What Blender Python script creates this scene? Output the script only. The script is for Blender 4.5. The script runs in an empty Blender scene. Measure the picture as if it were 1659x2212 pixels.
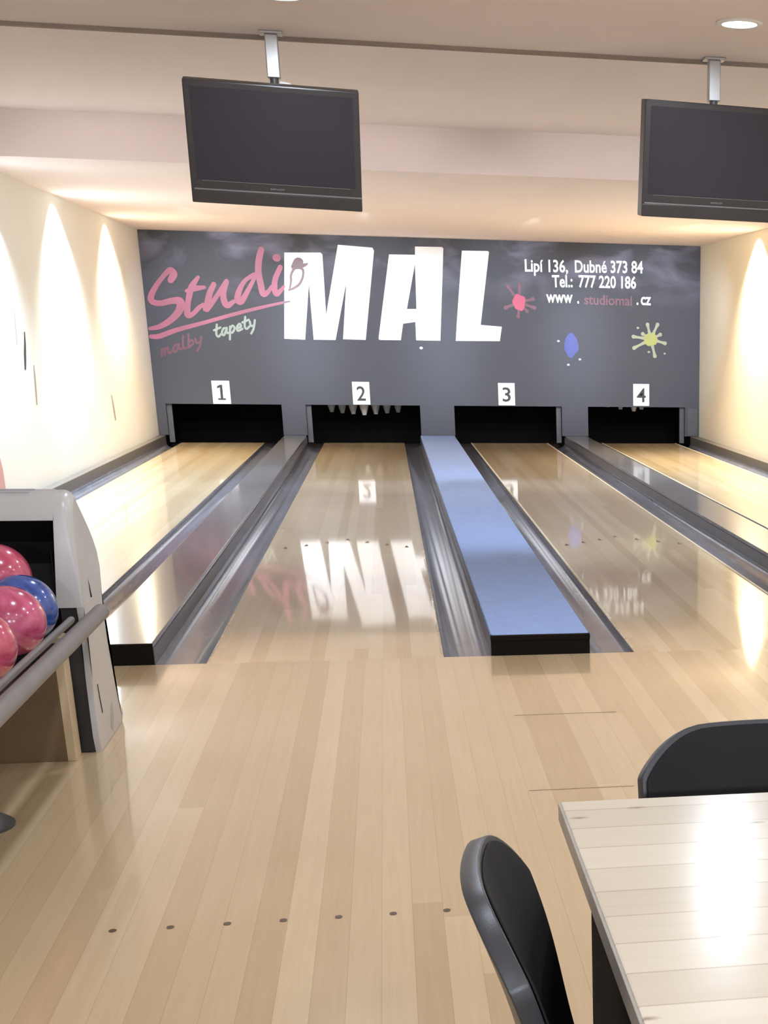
import bpy, bmesh, math, random
from mathutils import Vector, Matrix
random.seed(4)
PI = math.pi
scene = bpy.context.scene
C = scene.collection

# ------------------------------------------------------------------ camera
def make_camera():
    cam = bpy.data.cameras.new('camera')
    co = bpy.data.objects.new('camera', cam)
    C.objects.link(co)
    rt = Vector((0.97676804, -0.21369348, 0.01610273))
    up = Vector((0.05634437, 0.328587, 0.94279154))
    fw = Vector((0.20675956, 0.91998135, -0.33299370))
    m = Matrix.Identity(4)
    for i in range(3):
        m[i][0], m[i][1], m[i][2] = rt[i], up[i], -fw[i]
    m.translation = Vector((0.3375, -6.9982, 1.4195))
    co.matrix_world = m
    cam.sensor_fit = 'VERTICAL'
    cam.sensor_height = 36.0
    cam.lens = 3234.71 / 2212 * 36.0
    cam.shift_x = -(1580.40 - 829.5) / 2212
    cam.shift_y = (1871.90 - 1106.0) / 2212
    cam.clip_start = 0.05
    scene.camera = co
make_camera()

# ------------------------------------------------------------------ exposure, world
scene.view_settings.view_transform = 'Standard'
scene.view_settings.look = 'None'
scene.view_settings.gamma = 1.0
scene.view_settings.exposure = 0.0
w = bpy.data.worlds.new('world'); scene.world = w
w.use_nodes = True
w.node_tree.nodes['Background'].inputs[0].default_value = (1, 0.9, 0.8, 1)
w.node_tree.nodes['Background'].inputs[1].default_value = 0.02

# ------------------------------------------------------------------ lighting constants
NEAR_W = 19.5          # each downlight over the foul line
REAR_W = 21.0          # each unseen lamp added over the seats for general light
WASH_W = 680.0         # each wall washer
BOARD_W = 760.0        # each unseen spot added to light the masking board
LANE_W = 250.0          # each unseen fill spot added to brighten the lanes
FACE_W = 230.0         # each unseen fill spot added to brighten the ceiling step
NEAR_COL = (0.76, 0.86, 1.0)
WASH_COL = [(0.76, 0.94, 1.18), (0.80, 0.96, 1.10), (1.0, 0.90, 0.70)]   # near to far
BOARD_COL = (0.80, 0.93, 1.12)
LANE_COL = (0.80, 0.95, 1.12)
NEAR_LIGHTS = [(x, y) for y in (-0.1, -2.6, -5.1, -7.6) for x in (-1.75, 0.02, 1.86, 3.7) if not (x < -1 and y < -1)]
LEFT_WASH = [6.3, 9.25, 12.1]
RIGHT_WASH = [5.4, 8.3, 11.1]
BOARD_FILLS = [-1.6, 0.2, 2.0, 3.8]

# ------------------------------------------------------------------ materials
def new_mat(name):
    m = bpy.data.materials.new(name); m.use_nodes = True
    nt = m.node_tree
    b = nt.nodes['Principled BSDF']
    return m, nt, b
def N(nt, t, **kw):
    n = nt.nodes.new(t)
    for k, v in kw.items():
        setattr(n, k, v)
    return n
def setin(n, **kw):
    for k, v in kw.items():
        n.inputs[k.replace('_', ' ')].default_value = v
def srgb(r, g, b):
    f = lambda c: c / 12.92 if c <= 0.04045 else ((c + 0.055) / 1.055) ** 2.4
    return (f(r / 255), f(g / 255), f(b / 255), 1)
def plain(name, col, rough=0.6, metal=0.0, coat=0.0, var=0.06, scale=9.0, bump=0.0, bscale=200.0, spec=0.5):
    m, nt, b = new_mat(name)
    tc = N(nt, 'ShaderNodeTexCoord')
    no = N(nt, 'ShaderNodeTexNoise'); setin(no, Scale=scale, Detail=4.0)
    nt.links.new(tc.outputs['Object'], no.inputs['Vector'])
    rp = N(nt, 'ShaderNodeValToRGB')
    rp.color_ramp.elements[0].position = 0.3; rp.color_ramp.elements[1].position = 0.7
    rp.color_ramp.elements[0].color = tuple(c * (1 - var) for c in col[:3]) + (1,)
    rp.color_ramp.elements[1].color = tuple(min(1, c * (1 + var)) for c in col[:3]) + (1,)
    nt.links.new(no.outputs['Fac'], rp.inputs['Fac'])
    nt.links.new(rp.outputs['Color'], b.inputs['Base Color'])
    b.inputs['Roughness'].default_value = rough
    b.inputs['Metallic'].default_value = metal
    b.inputs['Coat Weight'].default_value = coat
    b.inputs['Coat Roughness'].default_value = 0.05
    b.inputs['Specular IOR Level'].default_value = spec
    if bump:
        n2 = N(nt, 'ShaderNodeTexNoise'); setin(n2, Scale=bscale, Detail=2.0)
        nt.links.new(tc.outputs['Object'], n2.inputs['Vector'])
        bp = N(nt, 'ShaderNodeBump'); setin(bp, Strength=bump, Distance=0.002)
        nt.links.new(n2.outputs['Fac'], bp.inputs['Height'])
        nt.links.new(bp.outputs['Normal'], b.inputs['Normal'])
    return m
def glow(name, col, s):
    m, nt, b = new_mat(name)
    b.inputs['Base Color'].default_value = (0.9, 0.9, 0.9, 1)
    b.inputs['Emission Color'].default_value = tuple(col[:3]) + (1,)
    b.inputs['Emission Strength'].default_value = s
    return m
def boards(name, light, dark, bw, seg, rough, coat, axis='y', spec=0.5, knots=False, seed=0.0, coat_rough=0.04, seam=0.35):
    """wooden strips running along one axis, a random tone for every strip length"""
    m, nt, b = new_mat(name)
    L = nt.links.new
    tc = N(nt, 'ShaderNodeTexCoord')
    sp = N(nt, 'ShaderNodeSeparateXYZ'); L(tc.outputs['Object'], sp.inputs[0])
    ac, al = (sp.outputs['X'], sp.outputs['Y']) if axis == 'y' else (sp.outputs['Y'], sp.outputs['X'])
    def M(op, a, c=None):
        n = N(nt, 'ShaderNodeMath', operation=op)
        for i, v in enumerate((a, c)):
            if v is None: continue
            if isinstance(v, (int, float)): n.inputs[i].default_value = v
            else: L(v, n.inputs[i])
        return n.outputs[0]
    idx = M('FLOOR', M('DIVIDE', M('ADD', ac, 40.0 + seed), bw))
    wn = N(nt, 'ShaderNodeTexWhiteNoise', noise_dimensions='1D'); L(idx, wn.inputs['W'])
    sg = M('FLOOR', M('ADD', M('DIVIDE', al, seg), M('MULTIPLY', wn.outputs['Value'], 7.3)))
    cb = N(nt, 'ShaderNodeCombineXYZ'); L(idx, cb.inputs[0]); L(sg, cb.inputs[1])
    w2 = N(nt, 'ShaderNodeTexWhiteNoise', noise_dimensions='2D'); L(cb.outputs[0], w2.inputs['Vector'])
    # long grain
    mp = N(nt, 'ShaderNodeMapping')
    mp.inputs['Scale'].default_value = (70, 2.2, 70) if axis == 'y' else (2.2, 70, 70)
    L(tc.outputs['Object'], mp.inputs[0])
    gr = N(nt, 'ShaderNodeTexNoise'); setin(gr, Scale=1.0, Detail=5.0, Roughness=0.6); L(mp.outputs[0], gr.inputs['Vector'])
    big = N(nt, 'ShaderNodeTexNoise'); setin(big, Scale=1.3, Detail=2.0); L(tc.outputs['Object'], big.inputs['Vector'])
    t = M('ADD', M('MULTIPLY', w2.outputs['Value'], 0.72), M('MULTIPLY', M('SUBTRACT', gr.outputs['Fac'], 0.5), 0.55))
    t = M('ADD', t, M('MULTIPLY', M('SUBTRACT', big.outputs['Fac'], 0.5), 0.35))
    t = M('ADD', t, 0.14)
    rp = N(nt, 'ShaderNodeValToRGB')
    rp.color_ramp.elements[0].color = dark; rp.color_ramp.elements[1].color = light
    L(t, rp.inputs['Fac'])
    col = rp.outputs['Color']
    # thin seams between strips
    fr = M('FRACT', M('DIVIDE', M('ADD', ac, 40.0 + seed), bw))
    ed = M('LESS_THAN', M('MINIMUM', fr, M('SUBTRACT', 1.0, fr)), 0.0012 / bw * (1.6 if knots else 0.6))
    mx = N(nt, 'ShaderNodeMix', data_type='RGBA'); mx.blend_type = 'MULTIPLY'
    L(M('MULTIPLY', ed, seam), mx.inputs['Factor']); L(col, mx.inputs['A'])
    mx.inputs['B'].default_value = (0.45, 0.33, 0.22, 1)
    col = mx.outputs['Result']
    if knots:
        m2 = N(nt, 'ShaderNodeMapping'); m2.inputs['Scale'].default_value = (5.5, 15, 1) if axis == 'x' else (15, 5.5, 1)
        L(tc.outputs['Object'], m2.inputs[0])
        vo = N(nt, 'ShaderNodeTexVoronoi', voronoi_dimensions='2D'); setin(vo, Scale=1.0, Randomness=1.0); L(m2.outputs[0], vo.inputs['Vector'])
        kr = N(nt, 'ShaderNodeValToRGB')
        e = kr.color_ramp.elements
        e[0].position = 0.0; e[0].color = (0.85, 0.85, 0.85, 1); e[1].position = 0.10; e[1].color = (0, 0, 0, 1)
        L(vo.outputs['Distance'], kr.inputs['Fac'])
        pick = N(nt, 'ShaderNodeTexWhiteNoise', noise_dimensions='3D'); L(vo.outputs['Position'], pick.inputs['Vector'])
        kf = M('MULTIPLY', kr.outputs['Color'], M('LESS_THAN', pick.outputs['Value'], 0.45))
        m3 = N(nt, 'ShaderNodeMix', data_type='RGBA'); L(kf, m3.inputs['Factor']); L(col, m3.inputs['A'])
        m3.inputs['B'].default_value = (0.22, 0.14, 0.09, 1)
        col = m3.outputs['Result']
    L(col, b.inputs['Base Color'])
    b.inputs['Roughness'].default_value = rough
    b.inputs['Specular IOR Level'].default_value = spec
    b.inputs['Coat Weight'].default_value = coat
    b.inputs['Coat Roughness'].default_value = coat_rough
    return m

MT = {}
MT['ceiling'] = plain('painted plaster ceiling', (0.88, 0.765, 0.725), 0.9, var=0.015, scale=1.5, spec=0.2)
MT['wall'] = plain('cream painted wall', (0.86, 0.80, 0.66), 0.85, var=0.02, scale=1.2, spec=0.2)
MT['wall_white'] = plain('off white painted wall', (0.87, 0.85, 0.80), 0.85, var=0.02, scale=1.2, spec=0.2)
MT['pink'] = plain('pink painted panel', (0.66, 0.36, 0.34), 0.7)
MT['approach'] = boards('maple approach strips', srgb(210, 184, 146), srgb(184, 155, 115), 0.078, 19.0, 0.24, 0.55, coat_rough=0.05)
MT['lane'] = boards('oiled maple lane strips', srgb(222, 200, 164), srgb(194, 166, 124), 0.0656, 4.6, 0.3, 0.85, seed=0.03, coat_rough=0.045, spec=0.12, seam=0.12)
MT['chip'] = plain('worn pale wood', (0.56, 0.47, 0.35), 0.5)
MT['side_grey'] = plain('grey divider side', (0.125, 0.12, 0.135), 0.35)
MT['edge'] = plain('painted lane edge glint', (0.72, 0.63, 0.50), 0.4)  # pale colour stands for the glint on the lane edges
MT['gutter'] = plain('grey plastic gutter', (0.17, 0.17, 0.195), 0.14, var=0.12, scale=3.0)
MT['cap_grey'] = plain('glossy grey divider top', (0.20, 0.185, 0.185), 0.17, coat=0.3, var=0.08, scale=2.0)
MT['cap_blue'] = plain('blue grey divider carpet', (0.275, 0.375, 0.65), 0.75, var=0.05, scale=14, bump=0.25, bscale=500)
MT['front_dark'] = plain('dark brown divider front', (0.009, 0.006, 0.004), 0.8, spec=0.1)
MT['ledge'] = plain('grey brown side ledge', (0.13, 0.115, 0.10), 0.35)
MT['black'] = plain('black pit lining', (0.012, 0.010, 0.010), 0.9, spec=0.1)
MT['pit_floor'] = plain('dark red brown pit floor', (0.03, 0.017, 0.014), 0.7)
MT['post_grey'] = plain('grey metal post', (0.07, 0.07, 0.078), 0.6)
MT['trim'] = plain('brown ceiling trim', (0.30, 0.225, 0.185), 0.7)
MT['white_paint'] = plain('white lettering paint', (0.93, 0.93, 0.93), 0.5, var=0.0)
MT['sign_white'] = plain('white sign plate', (0.90, 0.90, 0.90), 0.5, var=0.01)
MT['sign_black'] = plain('black numeral', (0.02, 0.02, 0.022), 0.5)
MT['red_paint'] = plain('pink red lettering paint', (0.33, 0.095, 0.15), 0.5, var=0.15, scale=2.0)
MT['dim_red'] = plain('dull red lettering paint', (0.135, 0.045, 0.068), 0.5, var=0.15, scale=3.0)
MT['maroon'] = plain('brownish maroon paint', (0.20, 0.135, 0.15), 0.5)
MT['pale_green'] = plain('pale green lettering paint', (0.30, 0.36, 0.31), 0.5)
MT['yellow_paint'] = plain('yellow green splash paint', (0.36, 0.38, 0.10), 0.5)
MT['pale_splash'] = plain('pale splash paint', (0.34, 0.36, 0.24), 0.5)
MT['splash_red'] = plain('red splash paint', (0.45, 0.055, 0.12), 0.5)
MT['blue_paint'] = plain('blue splash paint', (0.045, 0.06, 0.25), 0.5)
MT['pale_blue'] = plain('pale blue drop paint', (0.36, 0.40, 0.55), 0.5)
MT['pin'] = plain('white pin lacquer', (0.80, 0.80, 0.80), 0.3)
MT['pin_red'] = plain('red pin stripe', (0.5, 0.03, 0.03), 0.3)
MT['string'] = plain('dark cord', (0.05, 0.05, 0.05), 0.8)
MT['tv'] = plain('black tv plastic', (0.028, 0.022, 0.021), 0.35, var=0.1)
MT['screen'] = plain('dark grey tv screen', (0.030, 0.025, 0.030), 0.33, var=0.03, scale=2, spec=0.22)
MT['tvline'] = plain('silver grey tv strip', (0.15, 0.13, 0.13), 0.3)
MT['tvtext'] = plain('grey lettering', (0.22, 0.20, 0.20), 0.4)
MT['steel'] = plain('brushed steel', (0.42, 0.41, 0.40), 0.35, metal=0.7)
MT['pole_dark'] = plain('dark grey pole', (0.08, 0.07, 0.07), 0.4)
MT['hood'] = plain('light grey machine plastic', (0.50, 0.475, 0.455), 0.3, var=0.03, scale=5)
MT['hood_slot'] = plain('grey slot', (0.36, 0.35, 0.35), 0.4)
MT['machine_black'] = plain('black machine plastic', (0.014, 0.011, 0.011), 0.5)
MT['rail'] = plain('grey rubber rail', (0.17, 0.157, 0.15), 0.42, var=0.08, scale=20)
MT['wood_brown'] = plain('brown veneer panel', (0.165, 0.10, 0.045), 0.65, var=0.12, scale=6)
MT['wood_light'] = plain('light wood edge', (0.62, 0.47, 0.30), 0.5)
MT['foot'] = plain('dark grey cast foot', (0.05, 0.047, 0.045), 0.5)
MT['plastic'] = plain('dark grey chair plastic', (0.034, 0.033, 0.036), 0.36, var=0.05, bump=0.08, bscale=700)
MT['pad'] = plain('black chair pad', (0.009, 0.0085, 0.0085), 0.75, var=0.1, bump=0.15, bscale=900, spec=0.25)
MT['chair_leg'] = plain('black chair tube', (0.02, 0.02, 0.02), 0.35, metal=0.3)
MT['table'] = boards('whitewashed pine table boards', srgb(226, 215, 194), srgb(204, 192, 168), 0.088, 3.0, 0.22, 0.5, axis='x', knots=True, coat_rough=0.12)
MT['table_edge'] = plain('grey brown table edge', (0.36, 0.32, 0.27), 0.45, var=0.1, scale=20)
MT['table_leg'] = plain('black table leg', (0.010, 0.009, 0.008), 0.9, spec=0.08)
MT['dot'] = plain('dark dot inlay', (0.10, 0.06, 0.035), 0.4)
MT['seam'] = plain('brown joint line', (0.36, 0.25, 0.15), 0.5)
MT['scuff'] = plain('black scuff', (0.05, 0.045, 0.04), 0.8)
MT['scuff_light'] = plain('grey brown scuff', (0.36, 0.31, 0.25), 0.8)
MT['lamp_ring'] = plain('white lamp ring', (0.8, 0.78, 0.75), 0.4)
MT['lamp_glow'] = glow('lit lamp glass', (1.0, 0.93, 0.84), 14.0)
MT['wash_glow'] = glow('lit washer glass', (1.0, 0.95, 0.8), 6.0)

def ball_mat(name, a, c):
    m, nt, b = new_mat(name)
    tc = N(nt, 'ShaderNodeTexCoord')
    no = N(nt, 'ShaderNodeTexNoise'); setin(no, Scale=9.0, Detail=6.0, Distortion=1.6)
    nt.links.new(tc.outputs['Object'], no.inputs['Vector'])
    rp = N(nt, 'ShaderNodeValToRGB')
    rp.color_ramp.elements[0].position = 0.35; rp.color_ramp.elements[1].position = 0.68
    rp.color_ramp.elements[0].color = a; rp.color_ramp.elements[1].color = c
    nt.links.new(no.outputs['Fac'], rp.inputs['Fac']); nt.links.new(rp.outputs['Color'], b.inputs['Base Color'])
    b.inputs['Roughness'].default_value = 0.18; b.inputs['Coat Weight'].default_value = 0.6
    return m
MT['ball_pink'] = ball_mat('pink marbled ball', srgb(170, 60, 90), srgb(210, 106, 138))
MT['ball_rose'] = ball_mat('rose marbled ball', srgb(176, 62, 88), srgb(204, 96, 118))
MT['ball_blue'] = ball_mat('blue marbled ball', srgb(38, 62, 128), srgb(72, 98, 168))

def board_mat():
    """dark grey masking board with blue violet noise clouds, stronger towards its top"""
    m, nt, b = new_mat('dark grey mural board')
    L = nt.links.new
    tc = N(nt, 'ShaderNodeTexCoord')
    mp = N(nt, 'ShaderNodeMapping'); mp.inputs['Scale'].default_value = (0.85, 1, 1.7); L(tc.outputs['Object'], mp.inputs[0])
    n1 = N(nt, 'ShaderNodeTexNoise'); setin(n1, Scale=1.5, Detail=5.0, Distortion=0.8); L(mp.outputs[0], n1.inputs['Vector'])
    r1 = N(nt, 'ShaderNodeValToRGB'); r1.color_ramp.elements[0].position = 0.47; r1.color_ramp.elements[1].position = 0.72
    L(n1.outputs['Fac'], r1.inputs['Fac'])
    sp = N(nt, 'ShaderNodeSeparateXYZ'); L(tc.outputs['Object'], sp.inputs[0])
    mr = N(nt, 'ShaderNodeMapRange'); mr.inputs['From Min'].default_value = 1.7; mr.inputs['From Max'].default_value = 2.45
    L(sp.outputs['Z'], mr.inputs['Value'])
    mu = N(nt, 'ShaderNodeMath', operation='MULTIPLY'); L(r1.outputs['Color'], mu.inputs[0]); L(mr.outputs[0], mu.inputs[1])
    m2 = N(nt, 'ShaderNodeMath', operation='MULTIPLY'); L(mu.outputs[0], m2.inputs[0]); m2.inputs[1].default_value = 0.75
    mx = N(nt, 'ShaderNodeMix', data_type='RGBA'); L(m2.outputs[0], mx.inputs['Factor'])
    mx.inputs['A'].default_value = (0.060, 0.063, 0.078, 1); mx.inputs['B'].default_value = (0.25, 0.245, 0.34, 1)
    L(mx.outputs['Result'], b.inputs['Base Color'])
    b.inputs['Roughness'].default_value = 0.6
    b.inputs['Specular IOR Level'].default_value = 0.3
    return m
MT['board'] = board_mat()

# ------------------------------------------------------------------ mesh helpers
def obj(name, bm, mat, parent=None, smooth=False, loc=None):
    me = bpy.data.meshes.new(name)
    bm.normal_update(); bm.to_mesh(me); bm.free()
    if smooth:
        for p in me.polygons: p.use_smooth = True
        try: me.set_sharp_from_angle(angle=math.radians(38))
        except Exception: pass
    o = bpy.data.objects.new(name, me); C.objects.link(o)
    if isinstance(mat, (list, tuple)):
        for k in mat: me.materials.append(MT[k])
    elif mat: me.materials.append(MT[mat])
    if parent is not None: o.parent = parent
    if loc is not None: o.location = loc
    return o
def thing(name, label, cat, loc=(0, 0, 0), rotz=0.0, group=None):
    o = bpy.data.objects.new(name, None); C.objects.link(o)
    o.empty_display_size = 0.1
    o.location = loc; o.rotation_euler = (0, 0, rotz)
    o['label'] = label; o['category'] = cat
    if group: o['group'] = group
    return o
def tag(o, label, cat, group=None):
    o['label'] = label; o['category'] = cat
    if group: o['group'] = group
    return o
def struct(o):
    o['kind'] = 'structure'; return o
def BM(): return bmesh.new()
def box(bm, x0, x1, y0, y1, z0, z1, bev=0.0, mi=0):
    vs = [bm.verts.new((x, y, z)) for z in (z0, z1) for y in (y0, y1) for x in (x0, x1)]
    fs = [(0, 2, 3, 1), (4, 5, 7, 6), (0, 1, 5, 4), (2, 6, 7, 3), (0, 4, 6, 2), (1, 3, 7, 5)]
    F = [bm.faces.new([vs[i] for i in f]) for f in fs]
    for f in F: f.material_index = mi
    if bev:
        es = list({e for f in F for e in f.edges})
        bmesh.ops.bevel(bm, geom=es, offset=bev, segments=2, affect='EDGES', profile=0.5)
    return bm
def prism(bm, poly, axis, a0, a1, bev=0.0):
    """extrude a 2-D polygon along an axis: 'x' -> poly is (y,z); 'y' -> (x,z); 'z' -> (x,y)"""
    def P(p, a): return {'x': (a, p[0], p[1]), 'y': (p[0], a, p[1]), 'z': (p[0], p[1], a)}[axis]
    A = [bm.verts.new(P(p, a0)) for p in poly]; B = [bm.verts.new(P(p, a1)) for p in poly]
    n = len(poly)
    F = [bm.faces.new(A), bm.faces.new(B[::-1])]
    for i in range(n): F.append(bm.faces.new((A[i], B[i], B[(i + 1) % n], A[(i + 1) % n])))
    if bev:
        es = list({e for f in F[:2] for e in f.edges})
        bmesh.ops.bevel(bm, geom=es, offset=bev, segments=2, affect='EDGES', profile=0.5)
    bmesh.ops.recalc_face_normals(bm, faces=bm.faces[:])
    return bm
def tube(bm, path, r, seg=12, caps=True):
    pts = [Vector(p) for p in path]; rings = []
    for i, p in enumerate(pts):
        d = (pts[min(i + 1, len(pts) - 1)] - pts[max(i - 1, 0)]).normalized()
        a = d.cross(Vector((0, 0, 1)))
        if a.length < 1e-3: a = d.cross(Vector((1, 0, 0)))
        a.normalize(); b = d.cross(a).normalized()
        rr = r[i] if isinstance(r, (list, tuple)) else r
        rings.append([bm.verts.new(p + a * math.cos(2 * PI * k / seg) * rr + b * math.sin(2 * PI * k / seg) * rr) for k in range(seg)])
    for A, B in zip(rings, rings[1:]):
        for k in range(seg): bm.faces.new((A[k], A[(k + 1) % seg], B[(k + 1) % seg], B[k]))
    if caps: bm.faces.new(rings[0][::-1]); bm.faces.new(rings[-1])
    bmesh.ops.recalc_face_normals(bm, faces=bm.faces[:])
    return bm
def lathe(bm, prof, seg=24, c=(0, 0, 0)):
    rings = []
    for r, z in prof:
        if r < 1e-5: rings.append([bm.verts.new((c[0], c[1], c[2] + z))])
        else: rings.append([bm.verts.new((c[0] + r * math.cos(2 * PI * k / seg), c[1] + r * math.sin(2 * PI * k / seg), c[2] + z)) for k in range(seg)])
    for A, B in zip(rings, rings[1:]):
        for k in range(seg):
            a, b2 = A[k % len(A)], A[(k + 1) % len(A)]; d, e = B[k % len(B)], B[(k + 1) % len(B)]
            vs = []
            for v in (a, b2, e, d):
                if v not in vs: vs.append(v)
            if len(vs) > 2: bm.faces.new(vs)
    bmesh.ops.recalc_face_normals(bm, faces=bm.faces[:])
    return bm
def disc(bm, x, y, z, rx, ry, seg=20):
    bm.faces.new([bm.verts.new((x + rx * math.cos(2 * PI * k / seg), y + ry * math.sin(2 * PI * k / seg), z)) for k in range(seg)])
    return bm
def curve_mesh(splines, y, depth):
    """closed 2-D outlines (x, z), holes cut out, as a thin solid standing in the plane y"""
    cu = bpy.data.curves.new('c', 'CURVE'); cu.dimensions = '2D'; cu.fill_mode = 'BOTH'; cu.extrude = depth / 2
    for s in splines:
        sp = cu.splines.new('POLY'); sp.points.add(len(s) - 1); sp.use_cyclic_u = True
        for p, (a, b) in zip(sp.points, s): p.co = (a, b, 0, 1)
    return curve_to_bm(cu, lambda v: (v.x, y - v.z, v.y))
def curve_to_bm(cu, f):
    o = bpy.data.objects.new('c', cu); C.objects.link(o)
    bpy.context.view_layer.update()
    me = bpy.data.meshes.new_from_object(o.evaluated_get(bpy.context.evaluated_depsgraph_get()))
    bm = BM(); bm.from_mesh(me)
    for v in bm.verts: v.co = Vector(f(v.co.copy()))
    bpy.data.objects.remove(o); bpy.data.curves.remove(cu); bpy.data.meshes.remove(me)
    bmesh.ops.recalc_face_normals(bm, faces=bm.faces[:])
    return bm
def text_bm(s, x0, z0, x1, z1, cap, y, depth=0.004, bold=0.0, shear=0.0, wave=0.0):
    """lettering from (x0,z0) to (x1,z1) on the baseline, standing in the plane y and facing -y"""
    cu = bpy.data.curves.new('t', 'FONT'); cu.body = s; cu.size = 1.0; cu.extrude = depth / 2
    cu.offset = bold; cu.shear = shear; cu.resolution_u = 3
    bm = curve_to_bm(cu, lambda v: (v.x, v.y, v.z))
    xs = [v.co.x for v in bm.verts]; a, b = min(xs), max(xs)
    k = cap / 0.73; L = math.hypot(x1 - x0, z1 - z0); ux, uz = (x1 - x0) / L, (z1 - z0) / L
    for v in bm.verts:
        t = (v.co.x - a) / (b - a) * L; h = v.co.y * k
        v.co = Vector((x0 + ux * t - uz * h, y - v.co.z, z0 + uz * t + ux * h))
    return bm
def smooth_pts(p, n=7):
    if len(p) < 3: return [tuple(a + (b - a) * t / n for a, b in zip(p[0], p[1])) for t in range(n + 1)]
    out = []
    q = [p[0]] + list(p) + [p[-1]]
    for i in range(1, len(q) - 2):
        for t in range(n):
            u = t / n
            out.append(tuple(0.5 * (2 * q[i][k] + (q[i + 1][k] - q[i - 1][k]) * u + (2 * q[i - 1][k] - 5 * q[i][k] + 4 * q[i + 1][k] - q[i + 2][k]) * u * u + (-q[i - 1][k] + 3 * q[i][k] - 3 * q[i + 1][k] + q[i + 2][k]) * u ** 3) for k in range(3)))
    out.append(tuple(p[-1])); return out
def stroke(bm, pts, y0):
    """a brush stroke (x, z, width) laid on the board"""
    P = smooth_pts(pts); Lf, Rt = [], []
    stroke.n = (stroke.n + 1) % 3
    y = y0 - 0.0004 * stroke.n
    for i, (x, z, w) in enumerate(P):
        y -= 0.00003
        a, b = P[max(i - 1, 0)], P[min(i + 1, len(P) - 1)]
        dx, dz = b[0] - a[0], b[1] - a[1]; l = math.hypot(dx, dz) or 1
        nx, nz = -dz / l * w / 2, dx / l * w / 2
        Lf.append(bm.verts.new((x + nx, y, z + nz))); Rt.append(bm.verts.new((x - nx, y, z - nz)))
    for i in range(len(P) - 1): bm.faces.new((Lf[i], Rt[i], Rt[i + 1], Lf[i + 1]))
    y = y0 - 0.0004 * stroke.n
    for i in (0, -1):
        x, z, w = P[i]
        bm.faces.new([bm.verts.new((x + w / 2 * math.cos(2 * PI * k / 16), y - (0.0026 if i else -0.0001), z + w / 2 * math.sin(2 * PI * k / 16))) for k in range(16)])
    return bm
stroke.n = 0
def blob(bm, x, z, r, y, sq=1.0, wob=0.15, seed=1):
    rnd = random.Random(seed); ph = rnd.random() * 6
    bm.faces.new([bm.verts.new((x + r * (1 + wob * math.sin(3 * a + ph) * .6 + wob * math.sin(5 * a + 2 * ph) * .5) * math.cos(a), y, z + sq * r * (1 + wob * math.sin(4 * a + ph)) * math.sin(a))) for a in [2 * PI * k / 40 for k in range(40)]])
    return bm
def copy_tree(o, parent=None):
    c = o.copy(); C.objects.link(c)
    if parent is not None: c.parent = parent
    for ch in list(o.children): copy_tree(ch, c)
    return c
def area(name, loc, size, power, col, rot=(0, 0, 0), spread=180):
    l = bpy.data.lights.new(name, 'AREA'); l.shape = 'DISK'; l.size = size; l.energy = power; l.color = col
    l.spread = math.radians(spread)
    o = bpy.data.objects.new(name, l); C.objects.link(o); o.location = loc; o.rotation_euler = rot
    return o
def spot(name, loc, target, power, col, cone, blend, rad=0.04):
    l = bpy.data.lights.new(name, 'SPOT'); l.energy = power; l.color = col; l.spot_size = math.radians(cone); l.spot_blend = blend
    l.shadow_soft_size = rad
    o = bpy.data.objects.new(name, l); C.objects.link(o); o.location = loc
    o.rotation_euler = (Vector(target) - Vector(loc)).to_track_quat('-Z', 'Y').to_euler()
    return o

# ================================================================== SETTING
LEND = 14.542                    # lane end / masking board
XL, XR = -2.62, 4.60             # side walls
CZ_NEAR, CZ_UP, CZ_FAR = 2.66, 2.90, 2.583
Y_EDGE, Y_STEP, Y_BACK, Y_REAR = 0.86, 5.88, 16.3, -9.0

fl = struct(obj('floor', box(BM(), XL, XR, Y_REAR, 0.0, -0.16, 0.0), 'approach'))
struct(obj('floor', box(BM(), XL, XR, 0.0, Y_BACK, -0.20, -0.09), 'pit_floor'))
bm = BM()
for k in range(7): disc(bm, -0.407 + 0.1367 * k, -3.286, 0.0012, 0.0095, 0.0115)
obj('approach_dots', bm, 'dot', fl)
bm = BM()
box(bm, 0.755, 1.16, -1.184, -1.180, 0.0004, 0.0012); box(bm, 0.72, 1.07, -2.232, -2.226, 0.0004, 0.0012)
obj('joint_line', bm, 'seam', fl)

struct(obj('ceiling', box(BM(), XL, XR, Y_REAR, Y_EDGE, CZ_NEAR, 3.1), 'ceiling'))
struct(obj('ceiling', box(BM(), XL, XR, Y_EDGE, Y_STEP, CZ_UP, 3.1), 'ceiling'))
struct(obj('ceiling', box(BM(), XL, XR, Y_STEP, Y_BACK, CZ_FAR, 3.1), 'ceiling'))
struct(obj('trim_1', box(BM(), XL, XR, Y_EDGE - 0.035, Y_EDGE + 0.012, CZ_NEAR - 0.014, CZ_NEAR + 0.06, 0.004), 'trim'))
wl = struct(obj('wall_left', box(BM(), XL - 0.15, XL, Y_REAR, Y_BACK, -0.2, 3.1), 'wall_white'))
struct(obj('wall_right', box(BM(), XR, XR + 0.15, Y_REAR, Y_BACK, -0.2, 3.1), 'wall'))
struct(obj('wall_rear', box(BM(), XL, XR, Y_REAR - 0.15, Y_REAR, -0.2, 3.1), 'wall'))
struct(obj('wall_back', box(BM(), XL, XR, Y_BACK, Y_BACK + 0.1, -0.2, 3.1), 'black'))
# lining of the pit behind the board
bm = BM()
box(bm, XL + 0.001, XL + 0.03, LEND + 0.06, Y_BACK - 0.001, -0.088, 1.3); box(bm, XR - 0.03, XR - 0.001, LEND + 0.06, Y_BACK - 0.001, -0.088, 1.3)
box(bm, XL + 0.001, XR - 0.001, LEND + 0.06, Y_BACK - 0.001, 1.3, 1.33)
struct(obj('trim_2', bm, 'black'))
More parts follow.
